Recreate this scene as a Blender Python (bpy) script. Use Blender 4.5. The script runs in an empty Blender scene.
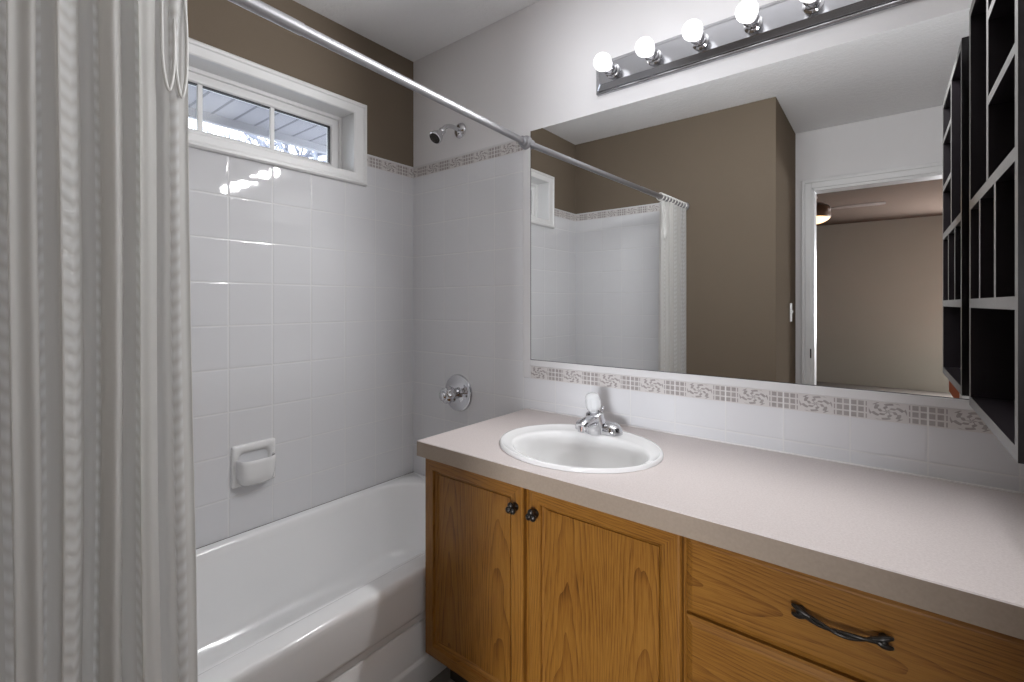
import bpy, bmesh, math, random
from mathutils import Vector, Matrix
PI = math.pi
scn = bpy.context.scene
COL = scn.collection

# ------------------------------------------------------------------ camera
cam_d = bpy.data.cameras.new('camera')
cam = bpy.data.objects.new('camera', cam_d)
COL.objects.link(cam)
cam.location = (1.7899, -1.4911, 1.1727)
cam.rotation_euler = (PI / 2, 0, 0.670)
cam_d.sensor_fit = 'HORIZONTAL'
cam_d.sensor_width = 36.0
cam_d.lens = 471.25 / 1024 * 36
cam_d.shift_y = -(341 - 303.65) / 1024
cam_d.clip_start = 0.02
scn.camera = cam

# ------------------------------------------------------------------ world, lights, exposure
w = bpy.data.worlds.new('overcast_sky')
scn.world = w
w.use_nodes = True
w.node_tree.nodes['Background'].inputs[0].default_value = (0.86, 0.91, 1.0, 1)
w.node_tree.nodes['Background'].inputs[1].default_value = 3.2

BULB = 1.1           # radiance of the vanity bulbs
BULB_LAMP = 3.0      # watts each bulb throws into the room, away from its metal back plate
FAN = 1.6            # radiance of the bedroom fan bowl
BEDROOM_FILL = 140.0      # watts of the added bedroom fill light


def area(name, loc, rot, sx, sy, power, color):
    d = bpy.data.lights.new(name, 'AREA')
    d.shape = 'RECTANGLE'
    d.size = sx
    d.size_y = sy
    d.energy = power
    d.color = color
    o = bpy.data.objects.new(name, d)
    COL.objects.link(o)
    o.location = loc
    o.rotation_euler = rot
    return o


# added fill light at an unseen far-wall window, facing the doorway
area('bedroom_fill', (3.2, -6.90, 1.25), (PI / 2 - 0.1, 0, 0), 1.2, 0.95, BEDROOM_FILL, (0.93, 0.95, 1.0))

vs = scn.view_settings
vs.view_transform = 'Standard'
vs.look = 'None'
vs.gamma = 1.0
vs.exposure = 1.20
vs.use_curve_mapping = False
scn.cycles.max_bounces = 14
scn.cycles.diffuse_bounces = 8
scn.cycles.glossy_bounces = 8
scn.cycles.transmission_bounces = 8
scn.cycles.use_denoising = True
scn.cycles.sample_clamp_indirect = 6.0
scn.cycles.caustics_reflective = True
scn.cycles.blur_glossy = 0.6


# ------------------------------------------------------------------ node helpers
class NT:
    def __init__(self, name):
        self.m = bpy.data.materials.new(name)
        self.m.use_nodes = True
        self.t = self.m.node_tree
        self.b = self.t.nodes['Principled BSDF']
        self.out = self.t.nodes['Material Output']

    def n(self, kind, **kw):
        o = self.t.nodes.new(kind)
        for k, v in kw.items():
            setattr(o, k, v)
        return o

    def link(self, a, b):
        self.t.links.new(a, b)

    def put(self, v, sock):
        if isinstance(v, (int, float)):
            sock.default_value = v
        elif isinstance(v, (tuple, list)):
            sock.default_value = tuple(v) + ((1,) if len(v) == 3 and sock.type == 'RGBA' else ())
        else:
            self.link(v, sock)

    def ma(self, op, a, b=0.0, c=0.0):
        o = self.n('ShaderNodeMath', operation=op)
        for i, v in enumerate((a, b, c)):
            self.put(v, o.inputs[i])
        return o.outputs[0]

    def mix(self, f, a, b):
        o = self.n('ShaderNodeMix', data_type='RGBA')
        self.put(f, o.inputs[0])
        self.put(a, o.inputs[6])
        self.put(b, o.inputs[7])
        return o.outputs[2]

    def obj(self):
        tc = self.n('ShaderNodeTexCoord')
        return tc.outputs['Object']

    def xyz(self):
        s = self.n('ShaderNodeSeparateXYZ')
        self.link(self.obj(), s.inputs[0])
        return s.outputs

    def mapped(self, scale, loc=(0, 0, 0), rot=(0, 0, 0)):
        mp = self.n('ShaderNodeMapping')
        self.link(self.obj(), mp.inputs[0])
        mp.inputs['Scale'].default_value = scale
        mp.inputs['Location'].default_value = loc
        mp.inputs['Rotation'].default_value = rot
        return mp.outputs[0]

    def noise(self, vec, scale, detail=2.0, rough=0.5, dist=0.0):
        o = self.n('ShaderNodeTexNoise')
        self.link(vec, o.inputs['Vector'])
        o.inputs['Scale'].default_value = scale
        o.inputs['Detail'].default_value = detail
        o.inputs['Roughness'].default_value = rough
        o.inputs['Distortion'].default_value = dist
        return o.outputs['Fac']

    def ramp(self, f, stops):
        o = self.n('ShaderNodeValToRGB')
        cr = o.color_ramp
        cr.elements[0].position = stops[0][0]
        cr.elements[0].color = tuple(stops[0][1]) + (1,)
        cr.elements[1].position = stops[-1][0]
        cr.elements[1].color = tuple(stops[-1][1]) + (1,)
        for p, c in stops[1:-1]:
            e = cr.elements.new(p)
            e.color = tuple(c) + (1,)
        self.put(f, o.inputs[0])
        return o.outputs[0]

    def bump(self, h, strength, dist):
        o = self.n('ShaderNodeBump')
        o.inputs['Strength'].default_value = strength
        o.inputs['Distance'].default_value = dist
        self.link(h, o.inputs['Height'])
        self.link(o.outputs[0], self.b.inputs['Normal'])

    def base(self, v):
        self.put(v, self.b.inputs['Base Color'])

    def rough(self, v):
        self.put(v, self.b.inputs['Roughness'])


def plain(name, col, rough=0.5, metal=0.0, spec=0.5, noise=0.0, nscale=30, bump=0.0, bscale=200):
    k = NT(name)
    k.b.inputs['Metallic'].default_value = metal
    k.b.inputs['Specular IOR Level'].default_value = spec
    k.rough(rough)
    v = k.mapped((1, 1, 1))
    if noise:
        f = k.noise(v, nscale, 3)
        k.base(k.mix(f, [c * (1 - noise) for c in col], [min(1, c * (1 + noise)) for c in col]))
    else:
        k.base(tuple(col))
    if bump:
        k.bump(k.noise(v, bscale, 2), bump, 0.002)
    return k.m


BROWN = (0.172, 0.138, 0.104)
M = {}
M['white_paint'] = plain('warm_white_wall_paint', (0.73, 0.715, 0.715), 0.6, noise=0.02, nscale=5, bump=0.10, bscale=160)
M['brown_paint'] = plain('brown_wall_paint', BROWN, 0.9, spec=0.0, noise=0.03, nscale=5, bump=0.10, bscale=160)
M['trim'] = plain('white_trim_paint', (0.74, 0.735, 0.73), 0.35)
M['porcelain'] = plain('white_porcelain', (0.80, 0.795, 0.79), 0.10)
M['tub'] = plain('white_tub_enamel', (0.84, 0.84, 0.84), 0.12)
M['chrome'] = plain('polished_chrome', (0.64, 0.64, 0.66), 0.07, metal=1.0)
M['bar'] = plain('grey_chrome_plate', (0.40, 0.40, 0.42), 0.18, metal=1.0)
M['rod'] = plain('satin_chrome_rod', (0.40, 0.395, 0.41), 0.48, metal=1.0)
M['dark_bronze'] = plain('antique_dark_metal', (0.055, 0.05, 0.045), 0.32, metal=0.8, noise=0.3, nscale=120)
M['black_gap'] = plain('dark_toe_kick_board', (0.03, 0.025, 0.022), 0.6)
M['shelf_black'] = plain('black_lacquered_board', (0.014, 0.011, 0.013), 0.28, noise=0.3, nscale=40)
M['shelf_edge'] = plain('grey_front_edge', (0.165, 0.16, 0.155), 0.4, noise=0.16, nscale=90)  # paler grey for the front faces of the boards
M['plastic'] = plain('white_plastic', (0.75, 0.74, 0.72), 0.35)
M['caulk'] = plain('white_caulk', (0.82, 0.80, 0.79), 0.4)
M['low_bounce'] = plain('low_bounce_ground', (0.20, 0.205, 0.22), 0.8, noise=0.4, nscale=2)  # unseen ground, colour set low to cut light bounced onto the soffit
M['frost_bark'] = plain('frosted_bark', (0.24, 0.25, 0.29), 0.8, noise=0.6, nscale=9)
M['soffit_trim'] = plain('pale_fascia_metal', (0.30, 0.30, 0.32), 0.5)
M['bed_brown'] = plain('bedroom_wall_paint', (0.31, 0.285, 0.248), 0.9, spec=0.05, noise=0.03, nscale=4)
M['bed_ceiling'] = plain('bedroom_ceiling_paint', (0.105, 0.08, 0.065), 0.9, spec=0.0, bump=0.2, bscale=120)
M['carpet'] = plain('bedroom_carpet', (0.09, 0.075, 0.062), 0.95, noise=0.2, nscale=150)
M['fan_brown'] = plain('dark_brown_fan_metal', (0.085, 0.042, 0.022), 0.35, metal=0.4)
M['fan_blade'] = plain('brown_fan_blade', (0.16, 0.12, 0.10), 0.5)
M['pillow_white'] = plain('white_pillow_cotton', (0.72, 0.70, 0.66), 0.9)
M['pillow_orange'] = plain('rust_orange_pillow', (0.50, 0.13, 0.05), 0.9)


def mk_ceiling():
    k = NT('textured_ceiling_paint')
    k.base((0.86, 0.86, 0.865))
    k.rough(0.8)
    v = k.mapped((1, 1, 1))
    a = k.noise(v, 42, 4, 0.65, 0.4)
    r = k.ramp(a, [(0.42, (0, 0, 0)), (0.60, (1, 1, 1))])
    k.bump(r, 0.3, 0.003)
    return k.m


M['ceiling'] = mk_ceiling()
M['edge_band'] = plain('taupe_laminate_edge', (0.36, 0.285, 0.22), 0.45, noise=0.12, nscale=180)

TILE = 0.15
V0 = 0.796      # a horizontal grout line


def tile_mat(name, axis, u0, col=(0.70, 0.70, 0.715)):
    """150 mm glossy white tiles with fine pale grout; axis = 0 for x, 1 for y"""
    k = NT(name)
    s = k.xyz()
    u = k.ma('DIVIDE', k.ma('SUBTRACT', s[axis], u0), TILE)
    v = k.ma('DIVIDE', k.ma('SUBTRACT', s[2], V0), TILE)
    fu = k.ma('ABSOLUTE', k.ma('SUBTRACT', k.ma('FRACT', u), 0.5))
    fv = k.ma('ABSOLUTE', k.ma('SUBTRACT', k.ma('FRACT', v), 0.5))
    e = k.ma('MAXIMUM', fu, fv)
    g = k.n('ShaderNodeMapRange')
    g.inputs['From Min'].default_value = 0.485
    g.inputs['From Max'].default_value = 0.494
    k.link(e, g.inputs['Value'])
    gm = g.outputs[0]
    cell = k.n('ShaderNodeCombineXYZ')
    k.link(k.ma('FLOOR', u), cell.inputs[0])
    k.link(k.ma('FLOOR', v), cell.inputs[1])
    wn = k.n('ShaderNodeTexWhiteNoise')
    k.link(cell.outputs[0], wn.inputs['Vector'])
    shade = k.ma('MULTIPLY_ADD', wn.outputs['Value'], 0.025, 0.0)
    c = k.mix(shade, col, (0.62, 0.62, 0.64))
    k.base(k.mix(gm, c, (0.715, 0.71, 0.705)))
    k.put(k.ma('MULTIPLY_ADD', gm, 0.5, 0.035), k.b.inputs['Roughness'])
    # rounded tile edges and very slight glaze waves
    pil = k.n('ShaderNodeMapRange', interpolation_type='SMOOTHSTEP')
    pil.inputs['From Min'].default_value = 0.465
    pil.inputs['From Max'].default_value = 0.497
    pil.inputs['To Min'].default_value = 1.0
    pil.inputs['To Max'].default_value = 0.0
    k.link(e, pil.inputs['Value'])
    wav = k.noise(k.mapped((1, 1, 1)), 9, 1)
    h = k.ma('ADD', pil.outputs[0], k.ma('MULTIPLY', wav, 0.10))
    k.bump(h, 0.42, 0.0015)
    return k.m


def border_mat(name, axis, u0, z0, z1, cap=0.0):
    """listello: little grey-mauve mosaic squares with a curled rosette between them"""
    k = NT(name)
    s = k.xyz()
    u = k.ma('FRACT', k.ma('DIVIDE', k.ma('SUBTRACT', s[axis], u0), TILE))
    v = k.ma('DIVIDE', k.ma('SUBTRACT', s[2], z0), z1 - z0)
    du = k.ma('SUBTRACT', u, 0.5)
    dv = k.ma('SUBTRACT', v, 0.5)
    # squares
    su = k.ma('ABSOLUTE', k.ma('SUBTRACT', k.ma('FRACT', k.ma('MULTIPLY', u, 10)), 0.5))
    sv = k.ma('ABSOLUTE', k.ma('SUBTRACT', k.ma('FRACT', k.ma('MULTIPLY', v, 3)), 0.5))
    sq = k.ma('LESS_THAN', k.ma('MAXIMUM', su, sv), 0.38)
    side = k.ma('GREATER_THAN', k.ma('ABSOLUTE', du), 0.27)
    sq = k.ma('MULTIPLY', sq, side)
    # rosette
    x = k.ma('MULTIPLY', du, 2.1)
    r = k.ma('SQRT', k.ma('ADD', k.ma('MULTIPLY', x, x), k.ma('MULTIPLY', dv, dv)))
    th = k.ma('ARCTAN2', dv, x)
    pet = k.ma('SINE', k.ma('ADD', k.ma('MULTIPLY', th, 6), k.ma('MULTIPLY', r, 14)))
    ring = k.ma('SINE', k.ma('MULTIPLY', r, 38))
    ro = k.ma('GREATER_THAN', k.ma('ADD', pet, k.ma('MULTIPLY', ring, 0.7)), 0.25)
    ro = k.ma('MULTIPLY', ro, k.ma('LESS_THAN', r, 0.52))
    ro = k.ma('MULTIPLY', ro, k.ma('SUBTRACT', 1.0, side))
    mask = k.ma('MAXIMUM', sq, ro)
    # plain margin along top and bottom, joint between listelli
    mv = k.ma('LESS_THAN', k.ma('ABSOLUTE', dv), 0.44 - cap)
    mask = k.ma('MULTIPLY', mask, mv)
    nz = k.noise(k.mapped((1, 1, 1)), 70, 3)
    dark = k.mix(nz, (0.27, 0.24, 0.235), (0.43, 0.40, 0.385))
    lite = (0.62, 0.59, 0.575)
    c = k.mix(mask, lite, dark)
    joint = k.ma('GREATER_THAN', k.ma('ABSOLUTE', du), 0.487)
    k.base(k.mix(joint, c, (0.72, 0.70, 0.69)))
    k.rough(0.3)
    k.bump(k.ma('MULTIPLY', mask, -1.0), 0.3, 0.001)
    return k.m


M['tile_left'] = tile_mat('white_tile_tub_side', 1, -0.07)
M['tile_back'] = tile_mat('white_tile_faucet_wall', 0, 0.669)
M['tile_front'] = tile_mat('white_tile_end_wall', 0, 0.669)
M['bullnose'] = plain('white_bullnose_tile', (0.70, 0.69, 0.69), 0.12)
M['border_left'] = border_mat('mosaic_border_side', 1, -0.07, 1.777, 1.823)
M['border_back'] = border_mat('mosaic_border_faucet_wall', 0, 0.669, 1.777, 1.823)
M['border_counter'] = border_mat('mosaic_border_counter', 0, 0.669, 0.882, 0.930)


def oak(name, axis):
    """golden oak with arched flat-sawn figure, grain running along the given axis (0 = x, 2 = z)"""
    k = NT(name)
    sc = [1.0, 1.0, 1.0]
    sc[axis] = 0.22
    v = k.mapped(tuple(sc))
    warp = k.noise(v, 9, 3, 0.55)
    s = k.xyz()
    other = s[2 if axis == 0 else 0]
    along = s[axis]
    bend = k.ma('MULTIPLY', k.ma('SUBTRACT', k.noise(k.mapped(tuple(sc)), 3.5, 1), 0.5), 0.10)
    u = k.ma('SUBTRACT', k.ma('FRACT', k.ma('DIVIDE', k.ma('ADD', k.ma('ADD', other, bend), 0.032), 0.187)), 0.5)
    ph = k.ma('ADD', k.ma('MULTIPLY', k.ma('MULTIPLY', u, u), 34.0), k.ma('MULTIPLY', along, 5.5))
    ph = k.ma('ADD', ph, k.ma('MULTIPLY', warp, 4.6))
    fr = k.ma('FRACT', ph)                                     # soft early wood, sharp late-wood line
    line = k.ma('POWER', fr, 3.0)
    sc2 = [1.0, 1.0, 1.0]
    sc2[axis] = 0.035
    fib = k.noise(k.mapped(tuple(sc2)), 420, 3, 0.65)
    pores = k.ramp(fib, [(0.40, (0, 0, 0)), (0.66, (1, 1, 1))])
    f = k.ma('ADD', k.ma('MULTIPLY', line, 0.43), k.ma('MULTIPLY', pores, 0.36))
    big = k.noise(k.mapped((1, 1, 1)), 3.1, 2)
    f = k.ma('ADD', f, k.ma('MULTIPLY', k.ma('SUBTRACT', big, 0.5), 0.8))
    k.base(k.ramp(f, [(0.0, (0.320, 0.142, 0.022)), (0.36, (0.240, 0.097, 0.012)), (0.70, (0.130, 0.045, 0.005)),
                      (1.0, (0.060, 0.019, 0.002))]))
    k.rough(0.42)
    k.b.inputs['Specular IOR Level'].default_value = 0.35
    k.b.inputs['Coat Weight'].default_value = 0.08
    k.b.inputs['Coat Roughness'].default_value = 0.25
    k.bump(pores, 0.08, 0.001)
    return k.m


M['oak_v'] = oak('golden_oak_upright_grain', 2)
M['oak_h'] = oak('golden_oak_level_grain', 0)


def mk_laminate():
    k = NT('pale_pink_grey_laminate')
    v = k.mapped((1, 1, 1))
    a = k.noise(v, 260, 3, 0.7)
    k.base(k.ramp(a, [(0.35, (0.58, 0.515, 0.495)), (0.65, (0.665, 0.60, 0.58))]))
    k.rough(0.38)
    return k.m


M['laminate'] = mk_laminate()


def mk_floor():
    k = NT('grey_vinyl_floor')
    v = k.mapped((1, 1, 1))
    a = k.noise(v, 14, 5, 0.6)
    k.base(k.ramp(a, [(0.3, (0.20, 0.19, 0.18)), (0.7, (0.30, 0.285, 0.27))]))
    k.rough(0.45)
    return k.m


M['vinyl'] = mk_floor()


def mk_mirror():
    k = NT('mirror_silver')
    k.b.inputs['Metallic'].default_value = 1.0
    k.base((0.90, 0.91, 0.91))
    k.rough(0.0)
    return k.m


M['mirror'] = mk_mirror()


def emit(name, col, strength):
    k = NT(name)
    k.base((0.06, 0.06, 0.06))
    k.b.inputs['Emission Color'].default_value = tuple(col) + (1,)
    k.b.inputs['Emission Strength'].default_value = strength
    return k.m


M['bulb'] = emit('lit_frosted_bulb', (0.978, 0.985, 1.0), BULB)
M['fan_bowl'] = emit('lit_amber_glass_bowl', (1.0, 0.60, 0.26), FAN)


def mk_glass():
    k = NT('window_glass')
    k.t.nodes.remove(k.b)
    g = k.n('ShaderNodeBsdfTransparent')
    g.inputs[0].default_value = (0.95, 0.97, 0.98, 1)
    r = k.n('ShaderNodeBsdfGlossy')
    r.inputs['Roughness'].default_value = 0.02
    fr = k.n('ShaderNodeFresnel')
    mx = k.n('ShaderNodeMixShader')
    k.link(fr.outputs[0], mx.inputs[0])
    k.link(g.outputs[0], mx.inputs[1])
    k.link(r.outputs[0], mx.inputs[2])
    k.link(mx.outputs[0], k.out.inputs[0])
    return k.m


M['glass'] = mk_glass()


def mk_acrylic():
    k = NT('clear_acrylic')
    k.base((0.95, 0.96, 0.97))
    k.rough(0.08)
    k.b.inputs['Transmission Weight'].default_value = 0.4
    k.b.inputs['IOR'].default_value = 1.45
    return k.m


M['acrylic'] = mk_acrylic()


def mk_curtain():
    k = NT('off_white_woven_curtain')
    uv = k.n('ShaderNodeUVMap')
    s = k.n('ShaderNodeSeparateXYZ')
    k.link(uv.outputs[0], s.inputs[0])
    u = k.ma('DIVIDE', s.outputs[0], 0.085)
    fu = k.ma('FRACT', u)
    band = k.ma('LESS_THAN', k.ma('ABSOLUTE', k.ma('SUBTRACT', fu, 0.5)), 0.17)
    x = k.ma('DIVIDE', k.ma('SUBTRACT', fu, 0.5), 0.17)
    v = k.ma('FRACT', k.ma('ADD', k.ma('DIVIDE', s.outputs[1], 0.026), k.ma('MULTIPLY', k.ma('ABSOLUTE', x), -0.35)))
    dot = k.ma('MULTIPLY', band, k.ma('SINE', k.ma('MULTIPLY', v, PI)))
    dot = k.ma('POWER', dot, 1.5)
    wv = k.noise(k.mapped((1, 1, 0.15)), 500, 2)
    col = k.mix(dot, (0.76, 0.75, 0.725), (0.88, 0.88, 0.87))
    dif = k.b
    k.base(col)
    k.rough(0.55)
    k.b.inputs['Sheen Weight'].default_value = 0.2
    k.bump(k.ma('ADD', dot, k.ma('MULTIPLY', wv, 0.15)), 0.5, 0.003)
    tr = k.n('ShaderNodeBsdfTranslucent')
    k.link(col, tr.inputs[0])
    mx = k.n('ShaderNodeMixShader')
    mx.inputs[0].default_value = 0.56
    k.link(dif.outputs[0], mx.inputs[1])
    k.link(tr.outputs[0], mx.inputs[2])
    k.link(mx.outputs[0], k.out.inputs[0])
    return k.m


M['curtain'] = mk_curtain()
M['sheer'] = plain('sheer_white_band', (0.66, 0.655, 0.63), 0.5)


def mk_soffit():
    k = NT('vented_soffit_panels')
    s = k.xyz()
    f = k.ma('FRACT', k.ma('DIVIDE', s[1], 0.10))
    g = k.ma('LESS_THAN', f, 0.13)
    k.base(k.mix(g, (0.27, 0.265, 0.285), (0.10, 0.10, 0.115)))
    k.rough(0.5)
    return k.m


M['soffit'] = mk_soffit()


# ------------------------------------------------------------------ mesh helpers
def add_box(bm, x0, x1, y0, y1, z0, z1, mi=0):
    x0, x1 = min(x0, x1), max(x0, x1)
    y0, y1 = min(y0, y1), max(y0, y1)
    z0, z1 = min(z0, z1), max(z0, z1)
    v = [bm.verts.new((x, y, z)) for x in (x0, x1) for y in (y0, y1) for z in (z0, z1)]
    fs = [(0, 1, 3, 2), (4, 6, 7, 5), (0, 4, 5, 1), (2, 3, 7, 6), (0, 2, 6, 4), (1, 5, 7, 3)]
    out = []
    for f in fs:
        q = bm.faces.new([v[i] for i in f])
        q.material_index = mi
        out.append(q)
    return out


def loft(bm, loops, close=True, cap0=False, cap1=False, mi=0):
    """loops: lists of equal-length point rings"""
    vs_ = [[bm.verts.new(p) for p in lp] for lp in loops]
    n = len(vs_[0])
    for a, b in zip(vs_, vs_[1:]):
        for i in range(n if close else n - 1):
            j = (i + 1) % n
            f = bm.faces.new((a[i], a[j], b[j], b[i]))
            f.material_index = mi
    if cap0:
        bm.faces.new(list(reversed(vs_[0]))).material_index = mi
    if cap1:
        bm.faces.new(vs_[-1]).material_index = mi
    return vs_


def lathe(bm, prof, seg=32, mat=None, cap0=True, cap1=True, mi=0):
    """prof: [(r, h)] turned about local z, then moved by mat"""
    mat = mat or Matrix()
    loops = []
    for r, h in prof:
        r = max(r, 1e-5)
        loops.append([mat @ Vector((r * math.cos(2 * PI * i / seg), r * math.sin(2 * PI * i / seg), h)) for i in range(seg)])
    loft(bm, loops, True, cap0, cap1, mi)


def frame_to(origin, direction, up=(0, 0, 1)):
    z = Vector(direction).normalized()
    u = Vector(up)
    if abs(z.dot(u)) > 0.97:
        u = Vector((1, 0, 0))
    x = u.cross(z).normalized()
    y = z.cross(x)
    m = Matrix((x, y, z)).transposed().to_4x4()
    m.translation = Vector(origin)
    return m


def tube(bm, pts, rad, seg=12, cap=True, mi=0, squash=1.0):
    pts = [Vector(p) for p in pts]
    n = len(pts)
    rads = rad if isinstance(rad, (list, tuple)) else [rad] * n
    loops = []
    px = None
    for i, p in enumerate(pts):
        d = (pts[min(i + 1, n - 1)] - pts[max(i - 1, 0)]).normalized()
        if px is None:
            a = Vector((0, 0, 1)) if abs(d.z) < 0.9 else Vector((1, 0, 0))
            px = (a - d * a.dot(d)).normalized()
        else:
            px = (px - d * px.dot(d)).normalized()
        py = d.cross(px)
        loops.append([p + (px * math.cos(2 * PI * k / seg) * squash + py * math.sin(2 * PI * k / seg)) * rads[i] for k in range(seg)])
    loft(bm, loops, True, cap, cap, mi)


def ball(bm, c, r, seg=16, rings=10, sx=1, sy=1, sz=1, mi=0):
    prof = []
    for i in range(rings + 1):
        a = -PI / 2 + PI * i / rings
        prof.append((r * math.cos(a), r * math.sin(a)))
    m = Matrix.Translation(Vector(c)) @ Matrix.Diagonal((sx, sy, sz, 1))
    lathe(bm, prof, seg, m, True, True, mi)


def smooth_path(pts, n):
    """Catmull-Rom through pts, n samples per span"""
    P = [Vector(p) for p in pts]
    P = [P[0] * 2 - P[1]] + P + [P[-1] * 2 - P[-2]]
    out = []
    for i in range(1, len(P) - 2):
        a, b, c, d = P[i - 1], P[i], P[i + 1], P[i + 2]
        for k in range(n):
            t = k / n
            out.append(0.5 * ((2 * b) + (c - a) * t + (2 * a - 5 * b + 4 * c - d) * t * t + (3 * b - a - 3 * c + d) * t ** 3))
    out.append(P[-2])
    return out


def obj(name, bm, mats, parent=None, smooth=False, bevel=0.0, seg=2, angle=35):
    bmesh.ops.remove_doubles(bm, verts=bm.verts, dist=1e-6)
    bmesh.ops.recalc_face_normals(bm, faces=bm.faces)
    me = bpy.data.meshes.new(name)
    bm.to_mesh(me)
    bm.free()
    if not isinstance(mats, (list, tuple)):
        mats = [mats]
    for m in mats:
        me.materials.append(m)
    o = bpy.data.objects.new(name, me)
    COL.objects.link(o)
    if parent is not None:
        o.parent = parent
        o.matrix_parent_inverse = Matrix.Translation(-parent.location)
    if smooth:
        for p in me.polygons:
            p.use_smooth = True
        if angle:
            me.set_sharp_from_angle(angle=math.radians(angle))
    if bevel:
        b = o.modifiers.new('edge', 'BEVEL')
        b.width = bevel
        b.segments = seg
        b.limit_method = 'ANGLE'
        b.angle_limit = math.radians(40)
        b.harden_normals = False
        for p in me.polygons:
            p.use_smooth = True
        me.set_sharp_from_angle(angle=math.radians(60))
    return o


def tag(o, label=None, cat=None, group=None, kind=None):
    if label:
        o['label'] = label
    if cat:
        o['category'] = cat
    if group:
        o['group'] = group
    if kind:
        o['kind'] = kind
    return o


def thing(name, loc, label, cat, group=None, kind=None):
    e = bpy.data.objects.new(name, None)
    e.empty_display_size = 0.05
    COL.objects.link(e)
    e.location = loc
    return tag(e, label, cat, group, kind)


def struct(name, bm, mat, label, cat, parent=None, bevel=0.0):
    o = obj(name, bm, mat, parent, bevel=bevel)
    if parent is None:
        tag(o, label, cat, kind='structure')
    return o


def boxes(*bs):
    bm = bmesh.new()
    for b in bs:
        add_box(bm, *b)
    return bm


# ------------------------------------------------------------------ room shell
H = 2.342           # ceiling
YE = -1.53          # tub end wall
YD = -2.277         # doorway wall
XB = 1.305          # outer corner of the block behind the tub
XR = 2.20           # right wall
WY0, WY1, WZ0, WZ1 = -0.329, -1.168, 1.733, 1.990   # window opening

struct('floor', boxes((-0.14, XR, YD - 0.11, 0.0, -0.08, 0.0)), M['vinyl'], 'grey vinyl bathroom floor in front of the vanity', 'floor')
struct('ceiling', boxes((-0.14, XR + 0.1, YD, 0.1, H, H + 0.1)), M['ceiling'], 'white textured bathroom ceiling', 'ceiling')

wl = struct('wall_left', boxes(
    (-0.14, 0, YE, 0.0, 0, WZ0), (-0.14, 0, YE, 0.0, WZ1, H),
    (-0.14, 0, WY0, 0.0, WZ0, WZ1), (-0.14, 0, YE, WY1, WZ0, WZ1)),
    M['brown_paint'], 'brown painted window wall above the white tub tile', 'wall')
obj('tile_panel', boxes((0, 0.004, YE, 0, 0.362, WZ0), (0, 0.004, WY0, 0, WZ0, 1.777), (0, 0.004, YE, WY1, WZ0, 1.777)), M['tile_left'], wl)
obj('tile_border', boxes((0, 0.005, WY0, 0, 1.777, 1.823), (0, 0.005, YE, WY1, 1.777, 1.823)), M['border_left'], wl)
obj('border_cap', boxes((0, 0.007, WY0, 0, 1.823, 1.830), (0, 0.007, YE, WY1, 1.823, 1.830)), M['bullnose'], wl)

wb = struct('wall_back', boxes((-0.14, XR + 0.1, 0, 0.1, 0, H)), M['white_paint'],
            'warm white wall carrying the mirror, light bar and shower', 'wall')
obj('tile_panel', boxes((0.004, 0.669, -0.004, 0, 0.362, 1.777), (0.669, XR, -0.004, 0, 0.7615, 0.882)), M['tile_back'], wb)
obj('tile_border', boxes((0.004, 0.669, -0.005, 0, 1.777, 1.823)), M['border_back'], wb)
obj('tile_border', boxes((0.706, XR, -0.005, 0, 0.882, 0.930)), M['border_counter'], wb)
obj('border_cap', boxes((0.706, XR, -0.010, 0, 0.930, 0.954)), M['bullnose'], wb, bevel=0.003)
obj('border_cap', boxes((0.004, 0.669, -0.007, 0, 1.823, 1.830)), M['bullnose'], wb)
obj('tile_edging', boxes((0.669, 0.7055, -0.0045, 0, 0.882, 1.830)), M['bullnose'], wb, bevel=0.002)

wf = struct('wall_front', boxes((-0.14, XB, YD, YE, 0, H)), M['brown_paint'],
            'brown painted wall block at the foot end of the tub', 'wall')
obj('tile_panel', boxes((0.004, 0.72, YE, YE + 0.004, 0.362, 1.777)), M['tile_front'], wf)
obj('tile_border', boxes((0.004, 0.72, YE, YE + 0.005, 1.777, 1.823)), M['border_back'], wf)
obj('border_cap', boxes((0.004, 0.72, YE, YE + 0.007, 1.823, 1.830)), M['bullnose'], wf)

struct('wall_right', boxes((XR, XR + 0.1, YD, 0, 0, H)), M['white_paint'], 'white right wall behind the black shelf', 'wall')

DX0, DX1, DZ = 1.403, 2.15, 1.945
YB = YD - 0.11
wd = struct('wall_rear', boxes((-1.2, DX0, YB, YD, 0, H), (DX1, 4.1, YB, YD, 0, H), (DX0, DX1, YB, YD, DZ, H)), M['white_paint'],
            'white doorway wall seen in the mirror', 'wall')

# doorway casing
d1 = thing('door_1', (DX0, YD, 0), 'white cased doorway open to the dim bedroom', 'doorway', kind='structure')
bm = boxes((DX0 - 0.062, DX0 - 0.004, YD, YD + 0.014, 0, DZ + 0.062), (DX1 + 0.004, XR, YD, YD + 0.014, 0, DZ + 0.062),
           (DX0 - 0.004, DX1 + 0.004, YD, YD + 0.014, DZ + 0.004, DZ + 0.062),
           (DX0 - 0.062, DX0 - 0.040, YD + 0.014, YD + 0.020, 0, DZ + 0.062), (DX0 - 0.04, XR, YD + 0.014, YD + 0.020, DZ + 0.04, DZ + 0.062))
obj('casing', bm, M['trim'], d1, bevel=0.003)
bm = boxes((DX0 - 0.01, DX0 + 0.012, YB - 0.01, YD + 0.004, 0, DZ), (DX1 - 0.012, DX1 + 0.01, YB - 0.01, YD + 0.004, 0, DZ),
           (DX0, DX1, YB - 0.01, YD + 0.004, DZ - 0.012, DZ + 0.01))
obj('jamb', bm, M['trim'], d1, bevel=0.002)
obj('strike_plate', boxes((DX0 - 0.012, DX0 - 0.004, YD + 0.012, YD + 0.018, 0.805, 0.868)), M['dark_bronze'], d1, bevel=0.002)

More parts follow.
